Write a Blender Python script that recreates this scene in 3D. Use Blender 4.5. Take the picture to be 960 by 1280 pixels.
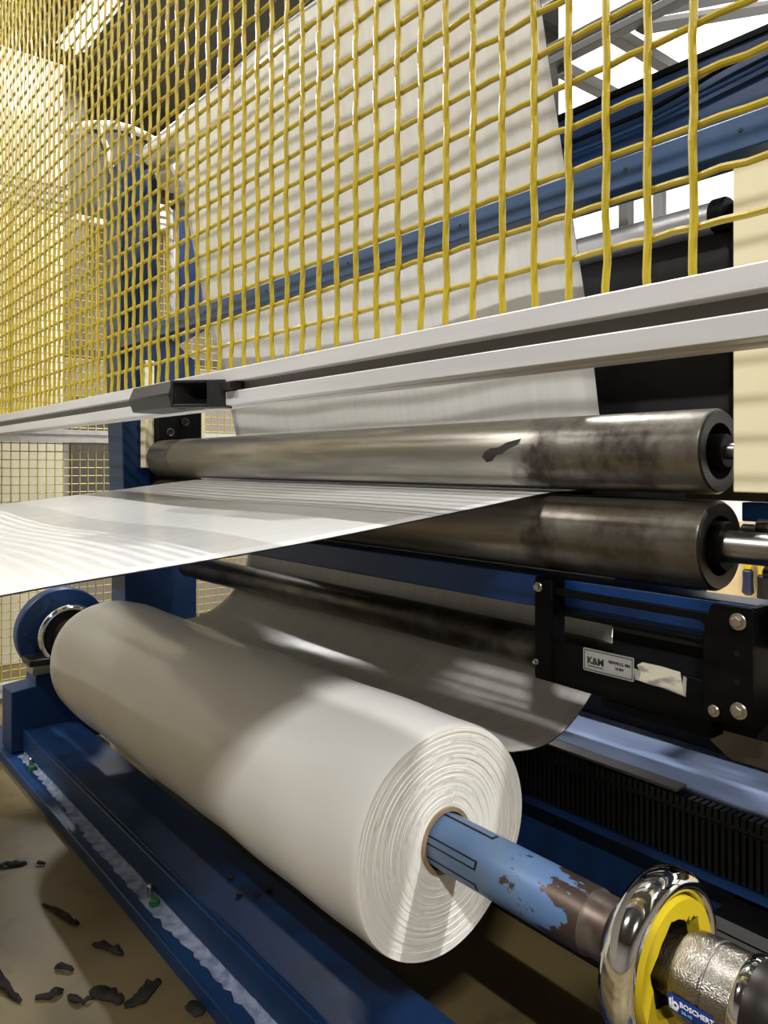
import bpy, math, random
from mathutils import Vector
random.seed(7)
for o in list(bpy.data.objects): bpy.data.objects.remove(o)
scene = bpy.context.scene
C = scene.collection
H = 0.87                      # eye height; all z below are written relative to the eye, floor at -H
PI = math.pi
AZ = math.radians(39.2)

# ---------------------------------------------------------------- camera
cd = bpy.data.cameras.new('camera'); cam = bpy.data.objects.new('camera', cd); C.objects.link(cam)
cd.sensor_fit = 'AUTO'; cd.sensor_width = 36; cd.lens = 961/1280*36; cd.shift_y = -60/1280
cd.clip_start = 0.02; cd.clip_end = 100
cam.location = (0, 0, H); cam.rotation_euler = (PI/2, 0, -AZ)
scene.camera = cam
# ---------------------------------------------------------------- world, exposure
w = bpy.data.worlds.new('world'); scene.world = w; w.use_nodes = True
w.node_tree.nodes['Background'].inputs[0].default_value = (1, 1, 1, 1)
w.node_tree.nodes['Background'].inputs[1].default_value = 0.12
vs = scene.view_settings
vs.view_transform = 'Standard'; vs.look = 'None'; vs.gamma = 1; vs.use_curve_mapping = False
vs.exposure = 0.0
LAMP_W = 190.0                # power of each ceiling fixture
TUBE_E = 14.0

# ---------------------------------------------------------------- materials
def nodes_of(m): return m.node_tree.nodes, m.node_tree.links
def mat(name, col, rough=.5, metal=0., col2=None, scale=8., stretch=(1,1,1), lo=.4, hi=.65, bump=0., bscale=60., spec=.5,
        coat=0., trans=0., rvar=0., detail=5., bstretch=None):
    m = bpy.data.materials.new(name); m.use_nodes = True
    N, L = nodes_of(m); b = N['Principled BSDF']
    b.inputs['Base Color'].default_value = (*col, 1); b.inputs['Roughness'].default_value = rough
    b.inputs['Metallic'].default_value = metal; b.inputs['Specular IOR Level'].default_value = spec
    b.inputs['Coat Weight'].default_value = coat; b.inputs['Coat Roughness'].default_value = .12
    tc = N.new('ShaderNodeTexCoord')
    mp = N.new('ShaderNodeMapping'); mp.inputs['Scale'].default_value = stretch
    L.new(tc.outputs['Object'], mp.inputs[0])
    m['b'] = 1
    if col2 is not None:
        n = N.new('ShaderNodeTexNoise'); n.inputs['Scale'].default_value = scale; n.inputs['Detail'].default_value = detail
        L.new(mp.outputs[0], n.inputs['Vector'])
        r = N.new('ShaderNodeMapRange'); r.inputs[1].default_value = lo; r.inputs[2].default_value = hi
        L.new(n.outputs['Fac'], r.inputs[0])
        mx = N.new('ShaderNodeMix'); mx.data_type = 'RGBA'
        mx.inputs['A'].default_value = (*col, 1); mx.inputs['B'].default_value = (*col2, 1)
        L.new(r.outputs[0], mx.inputs['Factor']); L.new(mx.outputs['Result'], b.inputs['Base Color'])
        if rvar:
            r2 = N.new('ShaderNodeMapRange'); r2.inputs[3].default_value = rough; r2.inputs[4].default_value = rough+rvar
            L.new(r.outputs[0], r2.inputs[0]); L.new(r2.outputs[0], b.inputs['Roughness'])
    if bump:
        n2 = N.new('ShaderNodeTexNoise'); n2.inputs['Scale'].default_value = bscale; n2.inputs['Detail'].default_value = 4
        if bstretch:
            mp2 = N.new('ShaderNodeMapping'); mp2.inputs['Scale'].default_value = bstretch
            L.new(tc.outputs['Object'], mp2.inputs[0]); L.new(mp2.outputs[0], n2.inputs['Vector'])
        else: L.new(mp.outputs[0], n2.inputs['Vector'])
        bp = N.new('ShaderNodeBump'); bp.inputs['Strength'].default_value = bump; bp.inputs['Distance'].default_value = .004
        L.new(n2.outputs['Fac'], bp.inputs['Height']); L.new(bp.outputs[0], b.inputs['Normal'])
    if trans:
        t = N.new('ShaderNodeBsdfTranslucent'); t.inputs[0].default_value = (*col, 1)
        ms = N.new('ShaderNodeMixShader'); ms.inputs[0].default_value = trans
        out = N['Material Output']
        L.new(b.outputs[0], ms.inputs[1]); L.new(t.outputs[0], ms.inputs[2]); L.new(ms.outputs[0], out.inputs[0])
    return m
def emit(name, col, s):
    m = bpy.data.materials.new(name); m.use_nodes = True; N, L = nodes_of(m); b = N['Principled BSDF']
    b.inputs['Emission Color'].default_value = (*col, 1); b.inputs['Emission Strength'].default_value = s
    return m
def roller_mat(name, yc, rust_hi_y, rust_lo_y, steel=(.42,.40,.36), rustc=(.035,.022,.016), rust_end=.56):
    """worn steel: rusty where no web runs (below rust_lo_y and beyond rust_hi_y), polished between"""
    m = mat(name, steel, .3, 1., (.25,.235,.21), 7., (6,.7,6), .35, .7, .05, 40, rvar=.12)
    N, L = nodes_of(m); b = N['Principled BSDF']
    tc = N.new('ShaderNodeTexCoord'); sp = N.new('ShaderNodeSeparateXYZ'); L.new(tc.outputs['Object'], sp.inputs[0])
    nz = N.new('ShaderNodeTexNoise'); nz.inputs['Scale'].default_value = 16; nz.inputs['Detail'].default_value = 7
    L.new(tc.outputs['Object'], nz.inputs['Vector'])
    def rng(a, bb, src):
        r = N.new('ShaderNodeMapRange'); r.inputs[1].default_value = a; r.inputs[2].default_value = bb; L.new(src, r.inputs[0]); return r.outputs[0]
    def mth(op, a, bb):
        q = N.new('ShaderNodeMath'); q.operation = op
        for i, v in enumerate((a, bb)):
            if isinstance(v, (int, float)): q.inputs[i].default_value = v
            else: L.new(v, q.inputs[i])
        return q.outputs[0]
    wob = mth('MULTIPLY', mth('SUBTRACT', nz.outputs['Fac'], .5), .16)
    yw = mth('ADD', sp.outputs['Y'], wob)
    lo = mth('MULTIPLY', rng(rust_lo_y-yc+.015, rust_lo_y-yc-.015, yw), rng(rust_end-yc-.03, rust_end-yc+.07, yw))
    hi = rng(rust_hi_y-yc-.01, rust_hi_y-yc+.01, yw)
    zone = mth('MAXIMUM', lo, hi)
    n2 = N.new('ShaderNodeTexNoise'); n2.inputs['Scale'].default_value = 13; n2.inputs['Detail'].default_value = 8; n2.inputs['Roughness'].default_value = .65
    L.new(tc.outputs['Object'], n2.inputs['Vector'])
    patch = rng(.38, .62, n2.outputs['Fac'])
    msk = mth('MULTIPLY', zone, mth('ADD', mth('MULTIPLY', patch, .65), .32))
    src = b.inputs['Base Color'].links[0].from_socket
    mx = N.new('ShaderNodeMix'); mx.data_type = 'RGBA'; mx.inputs['B'].default_value = (*rustc, 1)
    L.new(src, mx.inputs['A']); L.new(msk, mx.inputs['Factor']); L.new(mx.outputs['Result'], b.inputs['Base Color'])
    mr = N.new('ShaderNodeMapRange'); mr.inputs[3].default_value = 1.; mr.inputs[4].default_value = .55
    L.new(msk, mr.inputs[0]); L.new(mr.outputs[0], b.inputs['Metallic'])
    return m

M = {}
M['yellow'] = mat('yellow_coating', (.40,.30,.014), .32, 0, (.33,.24,.010), 20, bump=.25, bscale=90, coat=.2)
M['yellow_far'] = mat('yellow_coating_dusty', (.42,.32,.05), .45)
M['alu'] = mat('aluminium', (.56,.55,.54), .42, .35, (.50,.49,.48), 5, (8,.6,8))
M['alu_dark'] = mat('aluminium_weathered', (.085,.083,.08), .5, .2)
M['groove'] = mat('slot_grey', (.13,.12,.10), .5, .4)
M['blackplastic'] = mat('black_plastic', (.006,.0062,.0065), .45, 0, (.010,.010,.011), 60, bump=.2, bscale=500, spec=.3)
M['paper'] = mat('white_paper', (.80,.795,.78), .2, 0, (.72,.715,.70), 9, (.35,7,.35), .35, .7, spec=.5, trans=.25)
M['paper_roll'] = mat('wound_paper', (.78,.765,.735), .25, 0, (.73,.715,.68), 4, (2,.5,2), .35, .7, bump=.05, bscale=3, spec=.5, coat=.25)
M['web_low'] = mat('paper_shaded', (.62,.60,.56), .3, 0, (.55,.53,.50), 9, (.35,7,.35), .35, .7)  # darker copy of the paper, shade under the machine put into the colour
M['core'] = mat('cardboard', (.30,.21,.12), .85, 0, (.24,.165,.09), 60)
M['blue'] = mat('blue_paint', (.006,.032,.105), .4, 0, (.004,.020,.066), 6, lo=.35, hi=.75, bump=.04, spec=.35)
M['blue_dirty'] = mat('blue_paint_scuffed', (.0035,.020,.070), .45, 0, (.005,.009,.022), 11, lo=.45, hi=.7, bump=.08, bscale=40, spec=.3)
M['blue_bright'] = mat('blue_paint_bright', (.006,.037,.145), .4, 0, (.004,.026,.10), 5, spec=.35)
M['blue_beam'] = mat('blue_paint_faded', (.022,.062,.15), .42, 0, (.016,.046,.12), 8, (4,1,4), spec=.4)
M['shaft'] = mat('blue_shaft_paint', (.075,.145,.29), .36, .1, (.10,.155,.24), 9, lo=.35, hi=.7, bump=.08, bscale=30)
M['steel'] = mat('machined_steel', (.42,.40,.38), .28, 1., (.30,.28,.26), 9, (5,1,5))
M['rusty'] = mat('rusty_steel', (.075,.052,.04), .4, .7, (.16,.14,.12), 22, lo=.45, hi=.65)
M['darksteel'] = mat('dark_steel', (.018,.016,.014), .4, .6, (.035,.03,.025), 10, spec=.3)
M['black'] = mat('black_paint', (.002,.002,.0024), .5, 0, (.003,.003,.003), 20, spec=.08)
M['blackflat'] = mat('black_matte', (.004,.004,.0045), .8, spec=.15)
M['panelblack'] = mat('black_panel', (.009,.009,.010), .55, 0, (.013,.013,.014), 8, spec=.25)
M['chrome'] = mat('chrome', (.78,.78,.77), .07, 1.)
M['cast'] = mat('cast_nickel', (.32,.30,.265), .24, 1., (.24,.225,.195), 40, bump=.32, bscale=620)
M['ywheel'] = mat('yellow_plastic', (.66,.50,.012), .42, 0, (.60,.44,.01), 9, coat=.2)
M['ledge'] = mat('blue_grey_plate', (.30,.37,.56), .28, .5, (.18,.24,.42), 7, lo=.4, hi=.7)
M['chain'] = mat('carrier_plastic', (.010,.012,.012), .45, 0, (.016,.018,.018), 14, spec=.3)
M['silver'] = mat('silver_tube', (.50,.50,.52), .4, .9)
M['cream'] = mat('cream_plate', (.72,.66,.45), .5, 0, (.68,.61,.40), 3)
M['creamwall'] = mat('cream_panel', (.60,.57,.45), .6, 0, (.54,.51,.40), 2)
M['label'] = mat('label_foil', (.36,.36,.35), .35, .5)
M['ink'] = mat('black_ink', (.01,.01,.01), .6)
M['white_ink'] = mat('white_ink', (.75,.77,.80), .5)
M['cyan_ink'] = mat('pale_blue_ink', (.25,.45,.75), .5)
M['sticker'] = mat('blue_sticker', (.006,.03,.19), .35)
M['tape'] = mat('torn_tape', (.52,.48,.38), .6, 0, (.24,.22,.19), 30, (1,1,2.5), .5, .62)
M['tape2'] = mat('grey_tape', (.32,.31,.28), .5, 0, (.2,.19,.18), 40)
M['zinc'] = mat('zinc', (.50,.48,.42), .3, 1.)
M['dust'] = mat('pale_dust', (.26,.30,.40), .85, 0, (.10,.13,.22), 40, lo=.35, hi=.65, bump=.3, bscale=80)
M['green'] = mat('green_nut', (.02,.16,.045), .4)
M['scrap'] = mat('black_scrap', (.009,.008,.007), .8, 0, (.022,.018,.014), 30, spec=.2)
M['white_metal'] = mat('white_metal', (.72,.72,.70), .4)
M['smoke'] = mat('smoked_guard', (.06,.055,.05), .3)
M['bench'] = mat('birch_board', (.72,.58,.36), .5, 0, (.66,.52,.31), 4, (1,6,1))
M['tool_blue'] = mat('dark_blue_grip', (.015,.02,.06), .5)
M['blue_vivid'] = mat('blue_paint_vivid', (.010,.075,.27), .4)
M['tool_yellow'] = mat('yellow_grip', (.6,.45,.02), .45)
M['wallwhite'] = mat('white_wall', (.90,.90,.88), .7)
M['wallgrey'] = mat('grey_brown_wall', (.24,.215,.20), .8, 0, (.21,.19,.175), 2)
M['ceil'] = mat('dark_ceiling', (.10,.095,.09), .9)
M['beamdark'] = mat('dark_steelwork', (.05,.048,.047), .6)
M['tube'] = emit('lamp_tube', (1,.97,.90), TUBE_E)
M['bronze'] = mat('bronze_plate', (.13,.105,.07), .4, .7, (.10,.08,.055), 8)

def floor_mat():
    m = mat('concrete_floor', (.160,.118,.046), .5, 0, (.068,.048,.020), 1.6, lo=.35, hi=.7, bump=.12, bscale=20, rvar=.2)
    N, L = nodes_of(m); b = N['Principled BSDF']; src = b.inputs['Base Color'].links[0].from_socket
    tc = N.new('ShaderNodeTexCoord')
    n = N.new('ShaderNodeTexNoise'); n.inputs['Scale'].default_value = 9; n.inputs['Detail'].default_value = 8; n.inputs['Roughness'].default_value = .7
    L.new(tc.outputs['Object'], n.inputs['Vector'])
    r = N.new('ShaderNodeMapRange'); r.inputs[1].default_value = .53; r.inputs[2].default_value = .72; r.inputs[4].default_value = .8
    L.new(n.outputs['Fac'], r.inputs[0])
    mx = N.new('ShaderNodeMix'); mx.data_type = 'RGBA'; mx.inputs['B'].default_value = (.05,.036,.02,1)
    L.new(src, mx.inputs['A']); L.new(r.outputs[0], mx.inputs['Factor']); L.new(mx.outputs['Result'], b.inputs['Base Color'])
    return m
M['floor'] = floor_mat()
def face_mat():
    """end face of the roll: fine concentric edges of the wound layers"""
    m = mat('roll_end', (.80,.755,.66), .6, 0, None, bump=0)
    N, L = nodes_of(m); b = N['Principled BSDF']
    tc = N.new('ShaderNodeTexCoord'); sp = N.new('ShaderNodeSeparateXYZ'); L.new(tc.outputs['Object'], sp.inputs[0])
    cb = N.new('ShaderNodeCombineXYZ'); L.new(sp.outputs['X'], cb.inputs[0]); L.new(sp.outputs['Z'], cb.inputs[1])
    ln = N.new('ShaderNodeVectorMath'); ln.operation = 'LENGTH'; L.new(cb.outputs[0], ln.inputs[0])
    n = N.new('ShaderNodeTexNoise'); n.noise_dimensions = '1D'; n.inputs['Scale'].default_value = 330; n.inputs['Detail'].default_value = 3
    L.new(ln.outputs['Value'], n.inputs['W'])
    r = N.new('ShaderNodeMapRange'); r.inputs[1].default_value = .56; r.inputs[2].default_value = .78; L.new(n.outputs['Fac'], r.inputs[0])
    mx = N.new('ShaderNodeMix'); mx.data_type = 'RGBA'
    mx.inputs['A'].default_value = (.80,.77,.71,1); mx.inputs['B'].default_value = (.64,.595,.51,1)
    L.new(r.outputs[0], mx.inputs['Factor']); L.new(mx.outputs['Result'], b.inputs['Base Color'])
    return m
M['rollface'] = face_mat()

# ---------------------------------------------------------------- mesh builder
WL = {}                                                  # world location of every object
class MB:
    def __init__(s): s.v = []; s.f = []
    def add(s, vs_, fs):
        k = len(s.v); s.v += [tuple(p) for p in vs_]; s.f += [tuple(i+k for i in f) for f in fs]; return s
    def box(s, x0, x1, y0, y1, z0, z1):
        return s.add([(x0,y0,z0),(x1,y0,z0),(x1,y1,z0),(x0,y1,z0),(x0,y0,z1),(x1,y0,z1),(x1,y1,z1),(x0,y1,z1)],
                     [(3,2,1,0),(4,5,6,7),(0,1,5,4),(1,2,6,5),(2,3,7,6),(3,0,4,7)])
    def prism(s, poly, ax, a, b):
        """poly in the two other axes (in xyz order), extruded along ax from a to b"""
        n = len(poly)
        def P(p, t): q = list(p); q.insert('xyz'.index(ax), t); return tuple(q)
        vs_ = [P(p, a) for p in poly] + [P(p, b) for p in poly]
        fs = [tuple(range(n))[::-1], tuple(range(n, 2*n))] + [(i, (i+1) % n, n+(i+1) % n, n+i) for i in range(n)]
        return s.add(vs_, fs)
    def lathe(s, p0, ax, prof, n=32, cap=True, a0=0.):
        """profile [(t, r)] revolved about the line p0 + t*ax"""
        ax = Vector(ax).normalized(); p0 = Vector(p0)
        e1 = ax.orthogonal().normalized() if abs(ax.y) < .99 else Vector((1, 0, 0)); e2 = ax.cross(e1)
        vs_ = []; fs = []
        for (t, r) in prof:
            for k in range(n):
                th = a0 + 2*PI*k/n; vs_.append(p0 + ax*t + (e1*math.cos(th)+e2*math.sin(th))*r)
        for i in range(len(prof)-1):
            for k in range(n): fs.append((i*n+k, i*n+(k+1) % n, (i+1)*n+(k+1) % n, (i+1)*n+k))
        if cap:
            fs.append(tuple(range(n))[::-1]); m = (len(prof)-1)*n; fs.append(tuple(range(m, m+n)))
        return s.add(vs_, fs)
    def cyl(s, p0, p1, r, n=24, r1=None):
        d = Vector(p1)-Vector(p0); return s.lathe(p0, d, [(0, r), (d.length, r if r1 is None else r1)], n)
    def tube(s, path, r, n=8):
        P = [Vector(p) for p in path]; vs_ = []; fs = []
        up = Vector((0, 0, 1)); d0 = (P[1]-P[0]).normalized()
        if abs(d0.z) > .9: up = Vector((1, 0, 0))
        for i, p in enumerate(P):
            d = (P[min(i+1, len(P)-1)]-P[max(i-1, 0)]).normalized(); e1 = d.cross(up).normalized(); e2 = d.cross(e1)
            for k in range(n): vs_.append(p+(e1*math.cos(2*PI*k/n)+e2*math.sin(2*PI*k/n))*r)
        for i in range(len(P)-1):
            for k in range(n): fs.append((i*n+k, (i+1)*n+k, (i+1)*n+(k+1) % n, i*n+(k+1) % n))
        fs.append(tuple(range(n))); m = (len(P)-1)*n; fs.append(tuple(range(m, m+n))[::-1])
        return s.add(vs_, fs)
    def torus(s, c, R, r, n=64, m=14, sy=1.):
        """ring about the y axis"""
        prof = []
        vs_ = []; fs = []
        for i in range(n):
            th = 2*PI*i/n
            for j in range(m):
                ph = 2*PI*j/m; rr = R+r*math.cos(ph)
                vs_.append((c[0]+rr*math.cos(th), c[1]+r*sy*math.sin(ph), c[2]+rr*math.sin(th)))
        for i in range(n):
            for j in range(m): fs.append((i*m+j, i*m+(j+1) % m, ((i+1) % n)*m+(j+1) % m, ((i+1) % n)*m+j))
        return s.add(vs_, fs)
    def build(s, name, m, parent=None, ang=35, bevel=0., kind=None, label=None):
        c = [sum((min(p[i] for p in s.v), max(p[i] for p in s.v)))/2 for i in range(3)]
        me = bpy.data.meshes.new(name); me.from_pydata([(p[0]-c[0], p[1]-c[1], p[2]-c[2]) for p in s.v], [], s.f)
        me.materials.append(M[m] if isinstance(m, str) else m)
        import bmesh
        bm = bmesh.new(); bm.from_mesh(me); bmesh.ops.recalc_face_normals(bm, faces=bm.faces); bm.to_mesh(me); bm.free()
        for p in me.polygons: p.use_smooth = True
        me.set_sharp_from_angle(angle=math.radians(ang))
        o = bpy.data.objects.new(name, me); link(o, (c[0], c[1], c[2]+H), parent)
        if bevel:
            b = o.modifiers.new('bevel', 'BEVEL'); b.width = bevel; b.segments = 2; b.limit_method = 'ANGLE'; b.angle_limit = math.radians(40)
        if kind: o['kind'] = kind
        if label: o['label'] = label
        return o
def link(o, wl, parent):
    C.objects.link(o); WL[o.name] = Vector(wl)
    if parent: o.parent = parent; o.location = Vector(wl)-WL[parent.name]
    else: o.location = wl
    return o
def dupe(o, wl, parent):                                  # a copy of one piece that shares its mesh
    c = o.copy(); return link(c, (wl[0], wl[1], wl[2]+H), parent)
def tag(o, label, cat, group=None):
    o['label'] = label; o['category'] = cat
    if group: o['group'] = group
    return o
def thing(name, label, cat, loc, group=None):
    o = bpy.data.objects.new(name, None); o.empty_display_size = .05
    link(o, (loc[0], loc[1], loc[2]+H), None); return tag(o, label, cat, group)
def struct(o): o['kind'] = 'structure'; return o
def solid(o, t, off=0):
    md = o.modifiers.new('thickness', 'SOLIDIFY'); md.thickness = t; md.offset = off; return o
def smooth_path(pts, k=6):
    out = []; n = len(pts)
    for i in range(n-1):
        p0, p1, p2, p3 = [pts[max(0, min(n-1, i+j))] for j in (-1, 0, 1, 2)]
        for q in range(k):
            t = q/k
            out.append(tuple(.5*((2*p1[d])+(-p0[d]+p2[d])*t+(2*p0[d]-5*p1[d]+4*p2[d]-p3[d])*t*t+(-p0[d]+3*p1[d]-3*p2[d]+p3[d])*t**3) for d in range(len(p1))))
    out.append(tuple(pts[-1])); return out
def text_into(mb, s, size, fn, bold=0., align='LEFT'):
    """lettering as flat raised mesh, every point sent through fn(x, y, depth)"""
    cu = bpy.data.curves.new('lettering', 'FONT'); cu.body = s; cu.size = size; cu.extrude = .00015; cu.offset = bold; cu.align_x = align
    cu.resolution_u = 3
    o = bpy.data.objects.new('lettering', cu); C.objects.link(o)
    dg = bpy.context.evaluated_depsgraph_get(); me = bpy.data.meshes.new_from_object(o.evaluated_get(dg))
    mb.add([fn(v.co.x, v.co.y, v.co.z) for v in me.vertices], [tuple(p.vertices) for p in me.polygons])
    bpy.data.objects.remove(o); bpy.data.meshes.remove(me); bpy.data.curves.remove(cu)

# ================================================================ THE HALL
X0, X1, Y0, Y1, ZC = -6.5, 7.6, -6.5, 9.5, 3.45
struct(MB().box(X0, X1, Y0, Y1, -H-.1, -H).build('floor', 'floor'))
struct(MB().box(X0, X1, Y0, Y1, ZC, ZC+.1).build('ceiling', 'ceil'))
struct(MB().box(X1, X1+.1, Y0, Y1, -H, ZC).build('wall_back', 'wallwhite'))
struct(MB().box(X0-.1, X0, Y0, Y1, -H, ZC).build('wall_front', 'wallgrey'))
struct(MB().box(X0, X1, Y1, Y1+.1, -H, ZC).build('wall_left', 'wallgrey'))
struct(MB().box(X0, X1, Y0-.1, Y0, -H, ZC).build('wall_right', 'wallgrey'))
struct(MB().box(3.2, 3.3, -2.2, 2.5, -H, ZC).build('wall_partition', 'wallwhite'))
for y in (3.9, 7.2):
    b = MB().box(X0, X1, y-.06, y+.06, ZC-.04, ZC).box(X0, X1, y-.012, y+.012, ZC-.30, ZC-.04).box(X0, X1, y-.06, y+.06, ZC-.34, ZC-.30)
    struct(b.build('trim_%d' % (1 if y < 5 else 2), 'beamdark'))

# ceiling lamps: a housing, a bright tube and the light it gives
def ceiling_lamp(x, y, label, power=1.):
    t = thing('ceiling_lamp', label, 'lamp', (x, y, ZC-.25), 'tube lamps under the hall ceiling')
    MB().prism([(x-.11, ZC-.19), (x+.11, ZC-.19), (x+.05, ZC-.10), (x-.05, ZC-.10)], 'y', y-.42, y+.42).build('housing', 'white_metal', t)
    for dx in (-.05, .05): MB().cyl((x+dx, y-.40, ZC-.215), (x+dx, y+.40, ZC-.215), .022, 12).build('tube', 'tube', t)
    for dy in (-.3, .3): MB().cyl((x, y+dy, ZC-.10), (x, y+dy, ZC), .008, 8).build('hanger', 'white_metal', t)
    ld = bpy.data.lights.new('lamp_light', 'AREA'); ld.shape = 'RECTANGLE'; ld.size = .08; ld.size_y = .8; ld.energy = LAMP_W*power
    ld.color = (1, .992, .975)
    lo = bpy.data.objects.new('lamp_light', ld); link(lo, (x, y, ZC-.245+H), t)
wx = {-2.: 'front', 1.9: 'middle', 5.8: 'rear'}
for x, nm in wx.items():
    for y, ny in ((-2.1, 'nearest the viewer'), (1.9, 'above the machine'), (5.8, 'farthest away')):
        if (x, y) == (1.9, 5.8): lb = 'glowing tube lamp seen through the yellow mesh at upper left'
        else: lb = 'tube lamp on the ceiling, %s row, the one %s' % (nm, ny)
        ceiling_lamp(x, y, lb, 1.4 if (x, y) == (-2., -2.1) else 1.)

# ================================================================ GUARD FENCE IN FRONT
S = .0373; FX = .535
YV0 = .294; NV = 74; ZH0 = .175; NH = 37
fence = thing('guard_fence', 'yellow wire mesh guard panel in an aluminium rail, nearest the camera', 'fence', (FX, 1.6, .083))
YA, YB = -.25, 3.02
# rail with a T-slot: profile in (x, z) extruded along y
def rail_profile(x0, z0, w=.05, g=.0065, d=.012):
    zc = z0+w/2; xc = x0+w/2
    return [(x0, z0), (xc-g, z0), (xc-g, z0+.004), (xc+g, z0+.004), (xc+g, z0), (x0+w, z0), (x0+w, z0+w), (xc+.006, z0+w), (xc+.006, z0+w-.01), (xc-.006, z0+w-.01), (xc-.006, z0+w),
            (x0, z0+w), (x0, zc+g), (x0+d, zc+g), (x0+d, zc-g), (x0, zc-g)]
rail = MB().prism(rail_profile(FX-.025, .083), 'y', YA, YB).build('rail', 'alu', fence, bevel=.0012)
MB().box(FX-.0135, FX-.0125, YA, YB, .1015, .1145).build('slot_floor', 'groove', rail)
# end post beside the far corner
MB().box(FX-.025, FX+.025, 2.97, 3.02, -H, .083).box(FX-.025, FX+.025, 2.97, 3.02, .133, 1.62).build('post', 'alu', fence, bevel=.0012)
MB().box(FX-.025, FX+.025, -.25, 2.97, 1.57, 1.62).build('top_rail', 'alu', fence, bevel=.0012)
zt = ZH0+(NH-1)*S+.02
def wavy_v(seed, x, r):
    rd = random.Random(seed); pts = []; z = .126; k = 0
    while z < zt:
        j = (z-ZH0)/S
        pts.append((x+.0009*math.sin(j*PI+seed), rd.uniform(-.0006, .0006), z)); z += S/2
    pts.append((x, 0, zt)); return pts
vars_ = []
for k in range(NV):
    y = YV0+k*S
    if y > 2.96: break
    if k < 6:
        o = MB().tube(wavy_v(k, FX-.0022, .0027), .0032, 8).build('wire', 'yellow', fence); vars_.append(o)
        o.location.y += y; WL[o.name].y += y
    else:
        s0 = vars_[k % 6]; dupe(s0, (WL[s0.name].x, y, WL[s0.name].z-H), fence)
hv = []
for k in range(NH):
    z = ZH0+k*S
    if k < 6:
        rd = random.Random(50+k); pts = []; ys = YV0-.075
        y = ys
        while y < 2.96:
            pts.append((FX+.0022+.0006*math.sin(y/S*PI), y, rd.uniform(-.0006, .0006)+.0006*math.sin(y/S*PI*2))); y += S/2
        o = MB().tube(pts, .0029, 8).build('wire', 'yellow', fence); o.location.z += z; WL[o.name].z += z; hv.append(o)
    else:
        s0 = hv[k % 6]; dupe(s0, (WL[s0.name].x, WL[s0.name].y-(.0 if k % 3 else -.012), z), fence)
# black pull handle clipped on the rail
hd = MB()
zb, zm, ztp = .080, .099, .119
hd.prism([(.457, zb), (.450, zm), (.458, ztp), (.509, ztp), (.509, zb)], 'y', 1.035, 1.185).build('handle', 'blackplastic', fence, bevel=.002)
hp = [(.4535, 1.036), (.509, .976)]
def hpt(u, z, inset=0.):
    x = hp[0][0]+(hp[1][0]-hp[0][0])*u; y = hp[0][1]+(hp[1][1]-hp[0][1])*u
    return (x+inset*.734, y+inset*.679, z)
mb = MB()   # open-ended near half: frame around a deep pocket
def frame_quad(u0, u1, z0, z1):
    mb.add([hpt(u0, z0), hpt(u1, z0), hpt(u1, z1), hpt(u0, z1), hpt(u0, z0, .03), hpt(u1, z0, .03), hpt(u1, z1, .03), hpt(u0, z1, .03)],
           [(0,1,2,3),(7,6,5,4),(0,4,5,1),(1,5,6,2),(2,6,7,3),(3,7,4,0)])
frame_quad(0, .06, zb, ztp); frame_quad(.66, 1., zb, ztp); frame_quad(.06, .66, zb, zb+.005); frame_quad(.06, .66, ztp-.004, ztp)
mb.build('handle_mouth', 'blackplastic', fence, bevel=.0012)
mb = MB(); mb.add([hpt(.0, zb+.002, .028), hpt(.9, zb+.002, .028), hpt(.9, ztp-.002, .028), hpt(0, ztp-.002, .028)], [(0,1,2,3)])
mb.build('handle_pocket', 'blackflat', fence)
MB().box(.500, .522, .945, .976, .103, .113).build('slot_nut', 'darksteel', fence)

# ================================================================ FENCE AT THE FAR END
BY = 3.06
bf = thing('rear_guard_fence', 'yellow mesh guard panel behind the far end of the machine', 'fence', (1.3, BY, -H))
for z0 in (.083, .965, 1.025, -H+.02):
    MB().prism([(BY-.02, z0), (BY-.02, z0+.018), (BY-.012, z0+.018), (BY-.012, z0+.03), (BY-.02, z0+.03), (BY-.02, z0+.048), (BY+.02, z0+.048), (BY+.02, z0)], 'x', .585, 2.35).build('rail', 'alu', bf)
for x0 in (.56, 2.35): MB().box(x0-.022, x0+.022, BY-.022, BY+.022, -H, 1.07).build('post', 'alu', bf, bevel=.001)
vw = None; k = 0; x = .60
while x < 2.33:
    if vw is None: vw = MB().tube([(x, BY-.001, -.80), (x, BY-.001, 1.02)], .0022, 5).build('wire', 'yellow_far', bf)
    else: dupe(vw, (x, WL[vw.name].y, WL[vw.name].z-H), bf)
    x += .031
hw = None; z = -.79
while z < 1.02:
    if hw is None: hw = MB().tube([(.585, BY+.003, z), (2.33, BY+.003, z)], .0022, 5).build('wire', 'yellow_far', bf)
    else: dupe(hw, (WL[hw.name].x, WL[hw.name].y, z), bf)
    z += .031

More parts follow.
